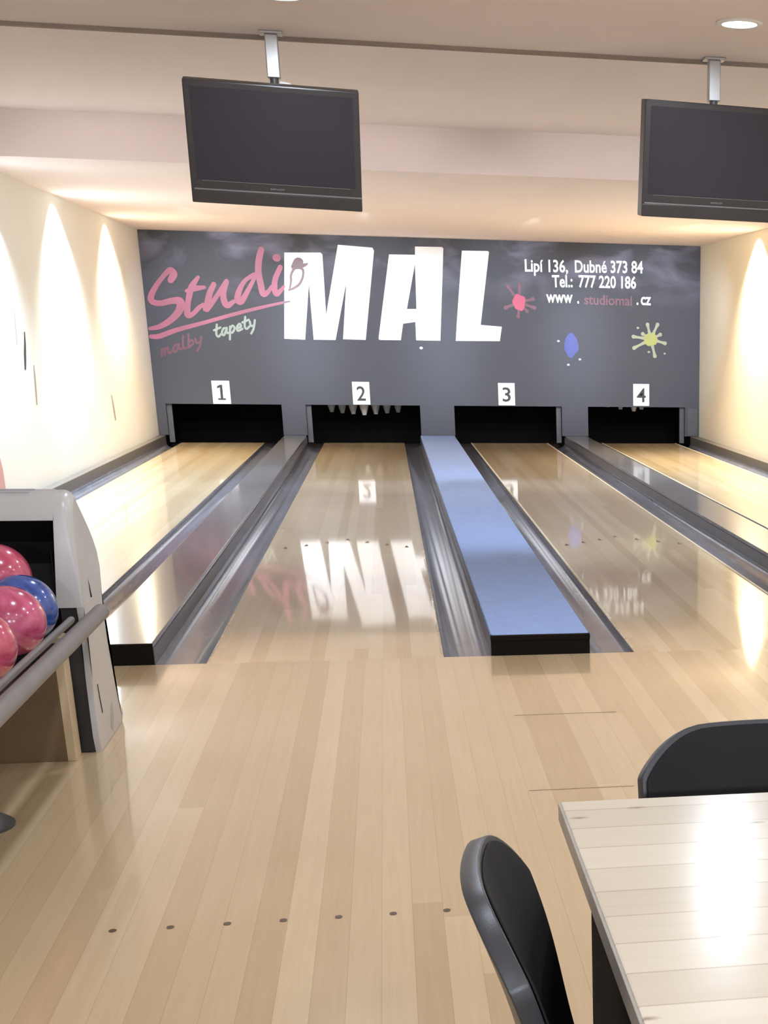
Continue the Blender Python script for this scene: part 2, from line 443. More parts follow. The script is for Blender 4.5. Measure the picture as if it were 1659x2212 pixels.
# scuffs on the left wall
def wall_scuff(pts, w, mat):
    bm = BM()
    n = len(pts)
    for i in range(n - 1):
        (y0, z0), (y1, z1) = pts[i], pts[i + 1]
        w0 = w * (0.35 + 0.65 * math.sin(PI * (i + 0.2) / n)); w1 = w * (0.35 + 0.65 * math.sin(PI * (i + 1.2) / n))
        bm.faces.new([bm.verts.new((XL + 0.001, y, z)) for y, z in ((y0 - w0, z0), (y0 + w0, z0), (y1 + w1, z1), (y1 - w1, z1))])
    obj('scuff_mark', bm, mat, wl)
wall_scuff([(7.36, 1.37), (7.32, 1.28), (7.27, 1.20), (7.24, 1.14), (7.20, 1.07)], 0.045, 'scuff')
wall_scuff([(7.55, 1.10), (7.53, 1.0), (7.50, 0.90), (7.47, 0.775)], 0.035, 'scuff_light')
wall_scuff([(11.26, 0.72), (11.30, 0.62), (11.32, 0.54), (11.35, 0.446)], 0.055, 'scuff_light')
wall_scuff([(7.09, 1.57), (7.06, 1.45), (7.02, 1.27)], 0.014, 'scuff_light')
obj('painted_patch', prism(BM(), [(5.5, 0.10), (5.91, 0.10), (5.91, 0.36), (5.84, 0.52), (5.5, 0.75)], 'x', XL + 0.0005, XL + 0.012), 'pink', wl)

# side ledges along both walls
struct(obj('trim_3', box(BM(), XL, -2.535, 0.0, LEND, -0.09, 0.095, 0.006), 'ledge'))
struct(obj('trim_4', box(BM(), 4.475, XR, 0.0, LEND, -0.09, 0.095, 0.006), 'ledge'))

# ================================================================== LANES
HALF = 0.525
def gutter_bm(x0, x1, y0=0.0, y1=LEND):
    bm = BM(); n = 14; cx = (x0 + x1) / 2; hw = (x1 - x0) / 2
    A, B = [], []
    for k in range(n + 1):
        a = PI * k / n
        x = cx - hw * math.cos(a); z = -0.004 - 0.062 * math.sin(a) ** 0.8 if 0 < k < n else -0.004
        A.append((x, z))
    lo = [(x1, -0.088), (x0, -0.088)]
    prism(bm, A + lo, 'y', y0, y1)
    return bm
lanes = [(-1.819, 'bowling lane under the sign numbered 1, beside the left wall'),
         (0.0, 'bowling lane under the sign numbered 2, mirroring the white letters'),
         (1.942, 'bowling lane under the sign numbered 3, right of the blue divider'),
         (3.744, 'bowling lane under the sign numbered 4, beside the right wall')]
guts = [((-2.535, -2.344), (-1.294, -1.040)), ((-0.744, -0.525), (0.525, 0.742)), ((1.207, 1.417), (2.467, 2.700)), ((3.020, 3.219), (4.269, 4.475))]
arrows = [(-0.41, 3.90), (-0.275, 4.03), (-0.138, 4.17), (0, 4.33), (0.138, 4.17), (0.275, 4.03), (0.41, 3.90)]
for i, (cx, lab) in enumerate(lanes):
    t = thing('bowling_lane', lab, 'bowling lane', (cx, 0, 0), 0, 'bowling lanes')
    obj('lane_bed', box(BM(), -HALF, HALF, 0.0, LEND, -0.088, 0.0), 'lane', t)
    for a, b2 in guts[i]: obj('gutter', gutter_bm(a - cx, b2 - cx), 'gutter', t, smooth=True)
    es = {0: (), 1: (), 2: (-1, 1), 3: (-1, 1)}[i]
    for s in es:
        obj('edge_glint', box(BM(), min(s * HALF, s * (HALF - 0.016)), max(s * HALF, s * (HALF - 0.016)), 0.9 if s < 0 else 0.0, LEND, 0.0002, 0.004), 'edge', t)  # bright reflection along the lane edge, laid on as a pale strip
    if i in (1, 2):
        for ax, ay in arrows:
            bm = BM()
            bm.faces.new([bm.verts.new((ax + dx, ay + dy, 0.0012)) for dx, dy in ((-0.015, -0.04), (0.015, -0.04), (0, 0.055))])
            obj('arrow_marker', bm, 'dot', t)
# worn splintered edge strips next to the gutters, near the approach
def worn(cx, side, y0, y1, seed):
    rnd = random.Random(seed); bm = BM(); y = y0
    while y < y1:
        l = rnd.uniform(0.05, 0.28); wd = rnd.uniform(0.006, 0.018)
        xe = cx + side * HALF
        vs = [(xe - side * wd * rnd.uniform(.6, 1), y), (xe, y), (xe, y + l), (xe - side * wd * rnd.uniform(.3, 1), y + l)]
        bm.faces.new([bm.verts.new((a, b2, 0.001)) for a, b2 in vs]); y += l * rnd.uniform(1.0, 1.5)
    return bm
lane_objs = [o for o in C.objects if o.name.startswith('bowling_lane')]
for idx, side, y0, y1, sd in ((1, -1, 0.05, 1.3, 3), (1, 1, 0.1, 3.6, 5), (2, -1, 0.1, 4.5, 8)):
    o = obj('worn_edge', worn(0, side, y0, y1, sd), 'chip', lane_objs[idx])

def divider(label, x0, x1, top, y0=0.0, lip=True, h=0.095):
    cx = (x0 + x1) / 2; w2 = (x1 - x0) / 2
    t = thing('lane_divider', label, 'lane divider', (cx, y0, 0), 0, 'dividers between the lanes')
    obj('body', box(BM(), -w2, w2, 0.012, LEND - y0, -0.088, h - 0.026), 'side_grey', t)
    obj('top_board', box(BM(), -w2 + 0.004, w2 - 0.004, 0.0115, LEND - y0, h - 0.025, h, 0.004), top, t)
    obj('front_plate', box(BM(), -w2 + 0.002, w2 - 0.002, 0.0, 0.011, -0.0, h - 0.001, 0.002), 'front_dark', t)
    return t
divider('glossy grey lane divider between lanes 1 and 2, mirroring red lettering', -1.040, -0.744, 'cap_grey')
d2 = divider('wide blue grey carpeted lane divider between lanes 2 and 3', 0.742, 1.207, 'cap_blue')
divider('glossy grey lane divider between lanes 3 and 4', 2.702, 3.018, 'cap_grey')
obj('front_lip', box(BM(), -0.232, 0.232, -0.008, 0.03, 0.068, 0.0945, 0.004), 'front_dark', d2)

# ================================================================== MASKING BOARD
mb = thing('masking_board', 'dark grey mural board with big white and red lettering above the four pin openings', 'mural board', (0, LEND, 0))
ops = [(-2.497, -1.042), (-0.734, 0.758), (1.213, 2.631 + 0.04), (3.034, 4.395)]
ZO = 0.488
bm = BM()
box(bm, XL + 0.001, XR - 0.001, 0, 0.03, ZO, CZ_FAR - 0.001)
px = [XL + 0.001] + [v for o in ops for v in o] + [XR - 0.001]
for a, b2 in zip(px[0::2], px[1::2]):
    lowz = 0.097 if (a > XL + 1 and b2 < XR - 0.5) else 0.097
    box(bm, a, b2, 0, 0.03, lowz, ZO)
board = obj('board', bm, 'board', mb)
for x0, x1, yy in ((-2.497, -2.43, 0.05), (-0.734, -0.665, 0.06), (2.60, 2.668, 0.06), (4.33, 4.395, 0.05)):
    obj('post', box(BM(), x0, x1, yy, yy + 0.05, 0.0, ZO + 0.01, 0.004), 'post_grey', mb)
obj('side_plate', box(BM(), 4.43, 4.575, -0.012, -0.001, 0.10, ZO - 0.01, 0.003), 'post_grey', mb)
YB = -0.003
def art(name, splines, mat, y=YB, label=None):
    o = obj(name, curve_mesh(splines, y, 0.004), mat, mb)
    if label: o['label'] = label
    return o
def strokes(name, lst, mat, y=-0.004, label=None):
    bm = BM()
    for s in lst: stroke(bm, s, y)
    o = obj(name, bm, mat, mb)
    if label: o['label'] = label
    return o
ART = {}
ART['M']=[[(-0.855,2.359),(-0.404,2.371),(-0.381,2.349),(-0.388,1.612),(-0.18,2.47),(0.255,2.446),(0.272,2.41),(0.098,1.313),(-0.192,1.318),(-0.105,2.014),(-0.289,1.307),(-0.567,1.306),(-0.577,1.994),(-0.676,1.305),(-0.939,1.312)]]
ART['A']=[[(0.461,2.371),(0.793,2.375),(0.798,2.475),(1.143,2.479),(1.162,2.463),(1.068,1.318),(0.752,1.319),(0.755,1.549),(0.593,1.524),(0.552,1.316),(0.279,1.316),(0.264,1.33)],[(0.787,2.265),(0.777,1.709),(0.652,1.707)]]
ART['Lt']=[[(1.4,2.442),(1.738,2.445),(1.753,2.433),(1.609,1.526),(1.889,1.508),(1.856,1.325),(1.272,1.32),(1.297,1.559)]]
ART['studio']=[[(-2.278,1.996,0.0745),(-2.236,2.07,0.0932),(-2.278,2.114,0.0683),(-2.373,2.028,0.0559),(-2.464,1.919,0.0621),(-2.533,1.804,0.0745),(-2.529,1.736,0.0745),(-2.428,1.716,0.0683),(-2.298,1.747,0.0745),(-2.194,1.749,0.0932),(-2.189,1.686,0.0994),(-2.232,1.605,0.087),(-2.334,1.512,0.0745),(-2.469,1.435,0.0621),(-2.590,1.409,0.0435)],[(-1.941,2.038,0.0422),(-2.026,1.928,0.0745),(-2.064,1.837,0.0745),(-2.101,1.699,0.0683),(-2.112,1.585,0.0807),(-2.047,1.597,0.0559),(-1.971,1.668,0.0559),(-1.908,1.715,0.0373)],[(-2.101,1.87,0.0373),(-2.006,1.9,0.0683),(-1.877,1.92,0.0435)],[(-1.757,1.957,0.0621),(-1.82,1.842,0.0745),(-1.863,1.704,0.0807),(-1.879,1.658,0.0807),(-1.815,1.716,0.0621),(-1.722,1.833,0.0559),(-1.597,1.995,0.0621)],[(-1.597,1.995,0.0621),(-1.65,1.857,0.0745),(-1.643,1.743,0.0807),(-1.606,1.709,0.0745),(-1.531,1.756,0.0497)],[(-1.256,2.082,0.0559),(-1.368,2.011,0.0497),(-1.448,1.895,0.0683),(-1.482,1.78,0.0807),(-1.437,1.758,0.0745),(-1.37,1.851,0.0621),(-1.275,2.002,0.0497),(-1.219,2.106,0.0497)],[(-1.137,2.385,0.0745),(-1.176,2.265,0.0807),(-1.195,2.118,0.0807),(-1.178,1.97,0.0807),(-1.158,1.856,0.0745),(-1.097,1.88,0.0559),(-1.044,1.95,0.0373)],[(-0.919,2.181,0.0621),(-0.99,2.043,0.0683),(-1.011,1.928,0.0745),(-0.993,1.859,0.0683),(-0.93,1.907,0.0497),(-0.891,1.953,0.0311)],[(-0.963,2.293,0.087),(-0.951,2.294,0.0932)]]
ART['under']=[[(-2.588,1.313,0.0497),(-2.481,1.32,0.0621),(-2.265,1.398,0.0559),(-1.906,1.497,0.0472),(-1.545,1.601,0.0447),(-1.184,1.694,0.0397),(-0.906,1.758,0.0298)]]
ART['undertip']=[[(-0.906,1.758,0.0298),(-0.834,1.771,0.0186)]]
ART['o']=[[(-0.825,1.911,0.0197),(-0.798,2.017,0.0276),(-0.792,2.09,0.0276),(-0.738,2.172,0.0316),(-0.645,2.166,0.0316),(-0.646,2.075,0.0276),(-0.697,1.983,0.0316),(-0.776,1.93,0.0276),(-0.834,1.907,0.0197)],[(-0.756,2.19,0.0592),(-0.686,2.246,0.1184),(-0.641,2.211,0.0592),(-0.578,2.231,0.0197)]]
ART['red']=[[(2.13,1.818,0.1666)],[(2.13,1.818,0.0701),(2.037,1.95,0.0316),(1.99,2.016,0.0526)],[(2.13,1.818,0.0701),(2.138,1.963,0.0316),(2.142,2.036,0.0526)],[(2.13,1.818,0.0701),(2.253,1.849,0.0316),(2.315,1.864,0.0526)],[(2.13,1.818,0.0701),(2.263,1.776,0.0316),(2.33,1.755,0.0526)],[(2.13,1.818,0.0701),(2.197,1.747,0.0316),(2.23,1.711,0.0526)],[(2.13,1.818,0.0701),(2.118,1.7,0.0316),(2.112,1.641,0.0526)],[(2.13,1.818,0.0701),(2.007,1.771,0.0316),(1.946,1.747,0.0526)]]
ART['yellow']=[[(3.914,1.38,0.1841)],[(3.914,1.38,0.0701),(3.883,1.507,0.0316),(3.868,1.57,0.0526)],[(3.914,1.38,0.0701),(3.976,1.509,0.0316),(4.007,1.572,0.0526)],[(3.914,1.38,0.0701),(4.001,1.422,0.0316),(4.044,1.443,0.0526)],[(3.914,1.38,0.0701),(4.044,1.348,0.0316),(4.11,1.331,0.0526)],[(3.914,1.38,0.0701),(3.951,1.236,0.0316),(3.969,1.163,0.0526)],[(3.914,1.38,0.0701),(3.758,1.303,0.0316),(3.681,1.264,0.0526)],[(3.914,1.38,0.0701),(3.753,1.401,0.0316),(3.672,1.411,0.0526)],[(3.914,1.38,0.0701),(3.839,1.426,0.0316),(3.802,1.448,0.0526)]]
ART['yd']=[[(3.734,1.525,0.0386)],[(3.885,1.215,0.0386)],[(4.106,1.197,0.0351)]]
ART['bd']=[[(2.644,1.338,0.0386)],[(2.932,1.106,0.0386)],[(2.774,1.035,0.0386)]]
ART['blue']=[[(2.816,1.286,0.1754)]]
ART['whitedot']=[(0.812,1.223,0.0434)]
TXT = {'Lipí 136,': (2.219, 2.793, 2.209, 2.211), 'Dubné 373 84': (2.886, 3.809, 2.213, 2.224), 'Tel.:': (2.578, 2.852, 2.021, 2.027), '777 220 186': (2.933, 3.713, 2.029, 2.028), 'www': (2.493, 2.848, 1.828, 1.829), '.': (2.91, 2.935, 1.824, 1.825), 'studiomal': (3.004, 3.655, 1.814, 1.81), '..': (3.718, 3.744, 1.823, 1.823), 'cz': (3.776, 3.916, 1.824, 1.821), 'tapety': (-1.807, -1.276, 1.302, 1.45), 'malby': (-2.485, -1.954, 1.066, 1.236)}

art('letter', ART['M'], 'white_paint', label='large white letter M')
art('letter', ART['A'], 'white_paint', label='large white letter A')
art('letter', ART['Lt'], 'white_paint', label='large white letter L')
strokes('script_lettering', ART['studio'], 'red_paint', label='pink red brush script reading Studi')
strokes('script_lettering', ART['o'], 'maroon', y=-0.007, label='thin brownish letter o painted over the white M')
strokes('underline', ART['under'], 'red_paint', y=-0.0045, label='pink red slanting underline')
strokes('underline_tip', ART['undertip'], 'maroon', y=-0.009)
def words(name, key, s, cap, mat, bold=0.012, shear=0.0, label=None, flip=0):
    x0, x1, z0, z1 = TXT[key]
    o = obj(name, text_bm(s, x0, z0, x1, z1, cap, -0.004, 0.003, bold, shear), mat, mb)
    if label: o['label'] = label
GLYPH = {
 't': (0.52, [[(.25, .95), (.15, .25), (.28, .0), (.48, .12)], [(.0, .58), (.5, .66)]]),
 'a': (0.60, [[(.45, .45), (.22, .52), (.05, .2), (.2, .0), (.44, .42)], [(.46, .5), (.42, .12), (.6, .08)]]),
 'p': (0.56, [[(.12, .52), (.02, -.45)], [(.08, .3), (.3, .55), (.45, .3), (.25, .02), (.08, .12)]]),
 'e': (0.52, [[(.05, .25), (.38, .3), (.3, .54), (.08, .35), (.12, .04), (.48, .1)]]),
 'y': (0.52, [[(.05, .5), (.1, .15), (.32, .12)], [(.44, .5), (.3, -.1), (.08, -.45)]]),
 'm': (0.74, [[(.08, .5), (.03, .0)], [(.06, .32), (.25, .52), (.24, .0)], [(.27, .32), (.48, .52), (.48, .06), (.68, .08)]]),
 'l': (0.36, [[(.2, 1.0), (.1, .12), (.32, .05)]]),
 'b': (0.54, [[(.2, 1.0), (.1, .05)], [(.1, .3), (.34, .5), (.42, .2), (.1, .0)]])}
def script(word, x0, z0, x1, z1, hs, wd, y):
    bm = BM(); tot = sum(GLYPH[c][0] for c in word); L = math.hypot(x1 - x0, z1 - z0); ux, uz = (x1 - x0) / L, (z1 - z0) / L
    a = 0.0
    for c in word:
        for s in GLYPH[c][1]:
            pts = []
            for gx, gy in s:
                t = (a + gx) / tot * L + gy * hs * 0.28; h = gy * hs
                pts.append((x0 + ux * t - uz * h, z0 + uz * t + ux * h, wd))
            stroke(bm, pts, y)
        a += GLYPH[c][0]
    return bm
for wrd, mt, lab in (('tapety', 'pale_green', 'small pale green slanting script'), ('malby', 'dim_red', 'small dull red slanting script')):
    x0, x1, z0, z1 = TXT[wrd]
    o = obj('small_script', script(wrd, x0, z0 + 0.01, x1, z1 + 0.01, 0.15, 0.027, -0.004), mt, mb); o['label'] = lab
for k in ('Lipí 136,', 'Dubné 373 84', 'Tel.:', '777 220 186', 'www', 'cz'):
    words('address_lettering', k, k, 0.155, 'white_paint', 0.022)
words('address_lettering', 'studiomal', 'studiomal', 0.13, 'dim_red', 0.02, 0.0, 'dull red web name lettering')
for k in ('.', '..'):
    words('address_lettering', k, '.', 0.155, 'white_paint', 0.02)
def splash(key, core, tip, sq, seed, dots=None, dotmat=None):
    bm = BM(); (x, z, d) = ART[key][0][0]
    for r in ART[key][1:]: stroke(bm, r, -0.004)
    o = obj('paint_splash', bm, tip, mb)
    bm = BM(); blob(bm, x, z, d / 2, -0.0105, sq, 0.12, seed)
    obj('splash_core', bm, core, o)
    if dots:
        for (p,) in ART[dots]:
            bm = BM(); blob(bm, p[0], p[1], p[2] / 2, -0.004, 0.7, 0.1, 3)
            obj('splash_drop', bm, dotmat, o)
    return o
splash('red', 'splash_red', 'dim_red', 1.25, 2)['label'] = 'red paint splash'
splash('yellow', 'yellow_paint', 'pale_splash', 0.95, 5, 'yd', 'pale_splash')['label'] = 'yellow green paint splash'
bm = BM(); x, z, d = ART['blue'][0][0]; blob(bm, x, z, d * 0.55, -0.004, 1.55, 0.10, 7)
bs = obj('paint_splash', bm, 'blue_paint', mb); bs['label'] = 'blue paint splash'
for (p,) in ART['bd']:
    bm = BM(); blob(bm, p[0], p[1], p[2] / 2, -0.004, 0.7, 0.1, 3)
    obj('splash_drop', bm, 'pale_blue', bs)
bm = BM(); x, z, d = ART['whitedot'][0]; blob(bm, x, z, d / 2, -0.004, 0.7, 0.1, 3); obj('paint_drop', bm, 'white_paint', mb)

# lane number signs, standing on the opening's upper edge
for k, (x, z) in enumerate(((-1.789, 0.636), (-0.004, 0.640), (1.923, 0.644), (3.777, 0.650))):
    t = thing('number_sign', 'white lane sign with a black %s' % '1234'[k], 'sign', (x, LEND - 0.006, z - 0.145), 0, 'lane number signs')
    obj('plate', box(BM(), -0.112, 0.112, -0.004, 0.003, 0.0, 0.29, 0.0015), 'sign_white', t)
    wd = (0.10, 0.115, 0.11, 0.125)[k]
    if k == 0:
        nb = curve_mesh([[(-0.045, 0.05), (0.052, 0.05), (0.052, 0.071), (0.020, 0.071), (0.020, 0.24), (-0.006, 0.24), (-0.046, 0.222), (-0.046, 0.193), (-0.012, 0.208), (-0.012, 0.071), (-0.045, 0.071)]], -0.0055, 0.002)
    else:
        nb = text_bm('1234'[k], -wd / 2, 0.052, wd / 2, 0.052, 0.19, -0.0055, 0.002, 0.012)
    obj('numeral', nb, 'sign_black', t)

# bowling pins hanging raised behind the board
PIN = [(0.0, 0.0), (0.026, 0.0), (0.029, 0.010), (0.036, 0.035), (0.052, 0.085), (0.0595, 0.12), (0.057, 0.155), (0.045, 0.20), (0.030, 0.24), (0.0235, 0.265), (0.0245, 0.29), (0.030, 0.32), (0.032, 0.34), (0.028, 0.362), (0.015, 0.378), (0.0, 0.381)]
def make_pin(loc, label, group):
    t = thing('bowling_pin', label, 'bowling pin', loc, 0, group)
    obj('body', lathe(BM(), PIN, 20), 'pin', t, smooth=True)
    obj('stripe', lathe(BM(), [(0.0312, 0.238), (0.0262, 0.254), (0.0265, 0.256), (0.0315, 0.24)], 20), 'pin_red', t, smooth=True)
    obj('string', tube(BM(), [(0, 0, 0.379), (0, 0, 0.60)], 0.003, 6), 'string', t)
    return t
ZP = 0.338
pins2 = [(0.0, 15.0, 'lowest hanging white pin, in the middle of opening 2'), (-0.1524, 15.264, 'hanging white pin in opening 2, just left of the lowest one'), (0.1524, 15.264, 'hanging white pin in opening 2, just right of the lowest one'),
         (-0.3048, 15.528, 'second hanging white pin from the left in opening 2'), (0.3048, 15.528, 'second hanging white pin from the right in opening 2'),
         (-0.4572, 15.79, 'leftmost hanging white pin in opening 2'), (0.4572, 15.79, 'rightmost hanging white pin in opening 2')]
first = None
def place_pin(x, y, z, lab, grp):
    global first
    if first is None: first = make_pin((x, y, z), lab, grp); return
    c = copy_tree(first); c.location = (x, y, z); c['label'] = lab; c['group'] = grp
for x, y, lab in pins2: place_pin(x + 0.015, y, ZP, lab, 'pins hanging in opening 2')
for x, y, lab in ((0.0, 15.0, 'white pin tip under the sign numbered 4'), (0.1524, 15.264, 'white pin tip in opening 4, right of the sign numbered 4'),
                  (-0.1524, 15.264, 'white pin tip in opening 4, just left of the sign numbered 4'), (-0.3048, 15.528, 'leftmost white pin tip in opening 4')):
    place_pin(3.744 + x, y, 0.41 if y < 15.1 else 0.425 + (y - 15.264) * 0.06, lab, 'pins hanging in opening 4')

# ================================================================== LAMPS
def downlight(x, y, z, label, group):
    t = thing('ceiling_downlight', label, 'ceiling light', (x, y, z), 0, group)
    obj('ring', lathe(BM(), [(0.072, 0.0), (0.095, 0.0), (0.097, -0.004), (0.092, -0.009), (0.074, -0.009), (0.072, 0.0)], 28), 'lamp_ring', t, smooth=True)
    obj('glass', lathe(BM(), [(0.0, -0.006), (0.0735, -0.006), (0.0735, -0.001), (0.0, -0.001)], 28), 'lamp_glow', t)
    return t
vis = {(1.86, -0.1): 'bright round downlight above the right tv screen', (0.02, -0.1): 'round downlight cut by the photo top above the left tv screen'}
for x, y in NEAR_LIGHTS:
    if (x, y) in vis:
        downlight(x, y, CZ_NEAR, vis[(x, y)], 'downlights over the approach')
    if (x, y) == (-1.75, -0.1): continue
    area('approach_lamp', (x, y, CZ_NEAR - 0.02), 0.14, NEAR_W if y > -1 else REAR_W * (1.0 if y > -3 else 0.6), NEAR_COL)  # rows behind the foul line are unseen, added for general light
for x in (-1.5, 0.3, 2.1, 3.7): spot('lane_fill', (x, 6.3, CZ_FAR - 0.02), (x, 10.2, 0.0), LANE_W, LANE_COL, 66, 0.8, 0.05)
for x in (-1.5, 0.3, 2.1, 3.7): spot('lane_fill', (x, 1.5, CZ_UP - 0.02), (x, 5.2, 0.0), LANE_W * 1.5, LANE_COL, 74, 1.0, 0.05)  # both lane rows are added fill without visible fixtures
for x in (-1.5, 0.3, 2.1, 3.7): spot('step_fill', (x, 1.45, CZ_UP - 0.02), (x, Y_STEP, 1.55), FACE_W * 1.1, (1.0, 0.94, 0.97), 42, 0.6, 0.05)  # added fill that lifts the step face, no fixture built
for x in (-0.8, 1.0, 2.8): spot('rear_fill', (x, Y_REAR + 0.2, 1.7), (x, -3.5, CZ_NEAR), 200.0, NEAR_COL, 100, 0.8, 0.1)  # unseen fill spots added to brighten the near ceiling
for k, y in enumerate(LEFT_WASH):
    spot('wall_washer', (XL + 0.19, y, CZ_FAR - 0.02 if y > Y_STEP else CZ_UP - 0.02), (XL + 0.02, y, 1.2), WASH_W, WASH_COL[k], 120, 0.8, 0.03)
for k, y in enumerate(RIGHT_WASH):
    spot('wall_washer', (XR - 0.19, y, CZ_FAR - 0.02 if y > Y_STEP else CZ_UP - 0.02), (XR - 0.02, y, 1.2), WASH_W * (0.2, 0.7, 1.4)[k], WASH_COL[k], 120, 0.8, 0.03)
for x in BOARD_FILLS: spot('board_fill', (x, 10.3, CZ_FAR - 0.03), (x, LEND, 1.35), BOARD_W, BOARD_COL, 42, 0.8, 0.05)  # added light for the lettering, source unseen

# ================================================================== TV SCREENS
def make_tv(label, loc, yaw, tilt, roll, pole_top, sleeve, mount_dx):
    W2, H2 = 0.7386 / 2, 0.4952 / 2
    t = thing('tv_screen', label, 'tv', loc, 0, 'tv screens hanging from the ceiling')
    R = (Matrix.Rotation(yaw, 4, 'Z') @ Matrix.Rotation(tilt, 4, 'X') @ Matrix.Rotation(roll, 4, 'Y'))
    def tr(bm):
        bmesh.ops.transform(bm, matrix=R, verts=bm.verts[:]); return bm
    obj('casing', tr(box(BM(), -W2, W2, 0.0, 0.075, -H2, H2, 0.006)), 'tv', t)
    bm = BM(); box(bm, -W2 + 0.10, W2 - 0.10, 0.074, 0.115, -0.14, 0.16, 0.012); obj('back_cover', tr(bm), 'tv', t)
    obj('screen', tr(box(BM(), -W2 + 0.028, W2 - 0.028, -0.0015, 0.002, -H2 + 0.098, H2 - 0.026)), 'screen', t)
    obj('screen_border', tr(box(BM(), -W2 + 0.05, W2 - 0.05, -0.002, 0.001, -H2 + 0.0935, -H2 + 0.0955)), 'tvline', t)
    obj('silver_strip', tr(box(BM(), -W2 + 0.012, W2 - 0.002, -0.003, 0.002, -H2 + 0.055, -H2 + 0.0615, 0.001)), 'tvline', t)
    obj('speaker_bar', tr(box(BM(), -W2 + 0.002, W2 - 0.002, -0.004, 0.002, -H2 + 0.002, -H2 + 0.054, 0.0015)), 'tv', t)
    obj('maker_mark', tr(text_bm('sencor', -0.03, -H2 + 0.071, 0.032, -H2 + 0.071, 0.011, -0.0025, 0.001, 0.0)), 'tvtext', t)
    # ceiling mount
    px, py = mount_dx, 0.13
    zt = pole_top - loc[2]
    m = obj('ceiling_mount', box(BM(), px - 0.05, px + 0.05, py - 0.04, py + 0.04, zt - 0.012, zt, 0.003), 'steel', t)
    bm = BM(); box(bm, px - 0.028, px + 0.028, py - 0.025, py + 0.025, sleeve - loc[2], zt - 0.011, 0.004); obj('sleeve', bm, 'steel', m)
    bm = BM(); tube(bm, [(px, py, zt - 0.05), (px, py, 0.10)], 0.019, 14); obj('pole', bm, 'pole_dark', m, smooth=True)
    bm = BM(); box(bm, px - 0.09, px + 0.09, py - 0.03, py + 0.012, -0.10, 0.14, 0.004); obj('bracket', bm, 'pole_dark', m)
    return t
tv1 = make_tv('black tv screen hanging from the ceiling, left of the two', (-0.0878, 0.60, 2.1828), 0.0312, 0.2567, 0.0231, CZ_NEAR, 2.475, 0.012)
tv2 = make_tv('black tv screen hanging from the ceiling, at the right photo edge', (1.9302, 0.6327, 2.1968), 0.1335, 0.1272, 0.0075, CZ_NEAR, 2.475, 0.0)
bm = BM(); tube(bm, [(0.03, 0.05, 0.235), (0.045, 0.06, 0.265), (0.075, 0.07, 0.262), (0.10, 0.07, 0.235), (0.10, 0.09, 0.10)], 0.011, 10)
obj('cable', bm, 'lamp_ring', tv1, smooth=True)

# ================================================================== BALL RETURN
br = thing('ball_return', 'grey ball return machine with an arched hood, rails and wood panel at the left', 'ball return', (-1.02, -1.5, 0))
def rel(p): return p
HX1, HX0 = -0.72 + 1.02, -1.32 + 1.02          # local x of the hood's sides
prof = [(-0.003, 0.0), (-0.022, 0.06), (-0.022, 0.13), (-0.020, 0.26), (0.0, 0.417), (-0.022, 0.533), (-0.022, 0.82), (-0.005, 0.865), (0.03, 0.892), (0.08, 0.897),
        (0.115, 0.872), (0.20, 0.815), (0.27, 0.765), (0.325, 0.715), (0.362, 0.665), (0.378, 0.60), (0.355, 0.53), (0.33, 0.45), (0.34, 0.33), (0.385, 0.16), (0.435, 0.075), (0.475, 0.03), (0.44, 0.0)]
def off_poly(P, d):
    n = len(P); out = []
    for i in range(n):
        (ax, ay), (bx, by), (cx, cy) = P[i - 1], P[i], P[(i + 1) % n]
        n1 = Vector((by - ay, -(bx - ax))).normalized(); n2 = Vector((cy - by, -(cx - bx))).normalized()
        m = (n1 + n2)
        m = m / max(0.6, m.length_squared / 2)
        out.append((bx + m.x * d, by + m.y * d))
    return out
def side_panel(sgn):
    """thin leg below, thick rounded cheek beside the opening above"""
    X = HX1 if sgn > 0 else HX0
    bm = BM()
    iF = prof.index((-0.022, 0.533)); iB = prof.index((0.355, 0.53))
    cheek = [(-0.021, 0.513)] + prof[iF:iB + 1] + [(0.348, 0.513)]
    leg = prof[:iF] + [(-0.0185, 0.5125), (0.348, 0.5125)] + prof[iB + 1:]
    for P, xin in ((cheek, lambda z: 0.058 + 0.025 * (0.81 - min(z, 0.81)) / 0.28), (leg, lambda z: 0.022)):
        rings = [[bm.verts.new((X - sgn * xin(q[1]), q[0], q[1])) for q in P]]
        for k in range(7):
            th = PI / 2 * k / 6; R1 = 0.034
            q1 = off_poly(P, R1 * (1 - math.cos(th))); q0 = off_poly(P, 0.004 * (1 - math.cos(th)))
            r = []
            for (a1, b1), (a0, b0), (yy, zz) in zip(q1, q0, P):
                f = min(1.0, max(0.0, (zz - 0.52) / 0.22)); rr = 0.004 + (R1 - 0.004) * f
                zn = b0 + (b1 - b0) * f
                if P is cheek and zz < 0.52 or P is leg and zz > 0.512: zn = zz
                r.append(bm.verts.new((X - sgn * rr * (1 - math.sin(th)), a0 + (a1 - a0) * f, zn)))
            rings.append(r)
        n = len(P)
        for A, B in zip(rings, rings[1:]):
            for k in range(n): bm.faces.new((A[k], A[(k + 1) % n], B[(k + 1) % n], B[k]))
        for r in (rings[0], rings[-1]):
            f = bm.faces.new(r); bmesh.ops.triangulate(bm, faces=[f])
    bmesh.ops.recalc_face_normals(bm, faces=bm.faces[:])
    return bm
obj('side_panel', side_panel(1), 'hood', br, smooth=True)
obj('side_panel', side_panel(-1), 'hood', br, smooth=True)
up = [p for p in prof if p[1] >= 0.52]
upf = [(-0.020, 0.517)] + [p for p in up]
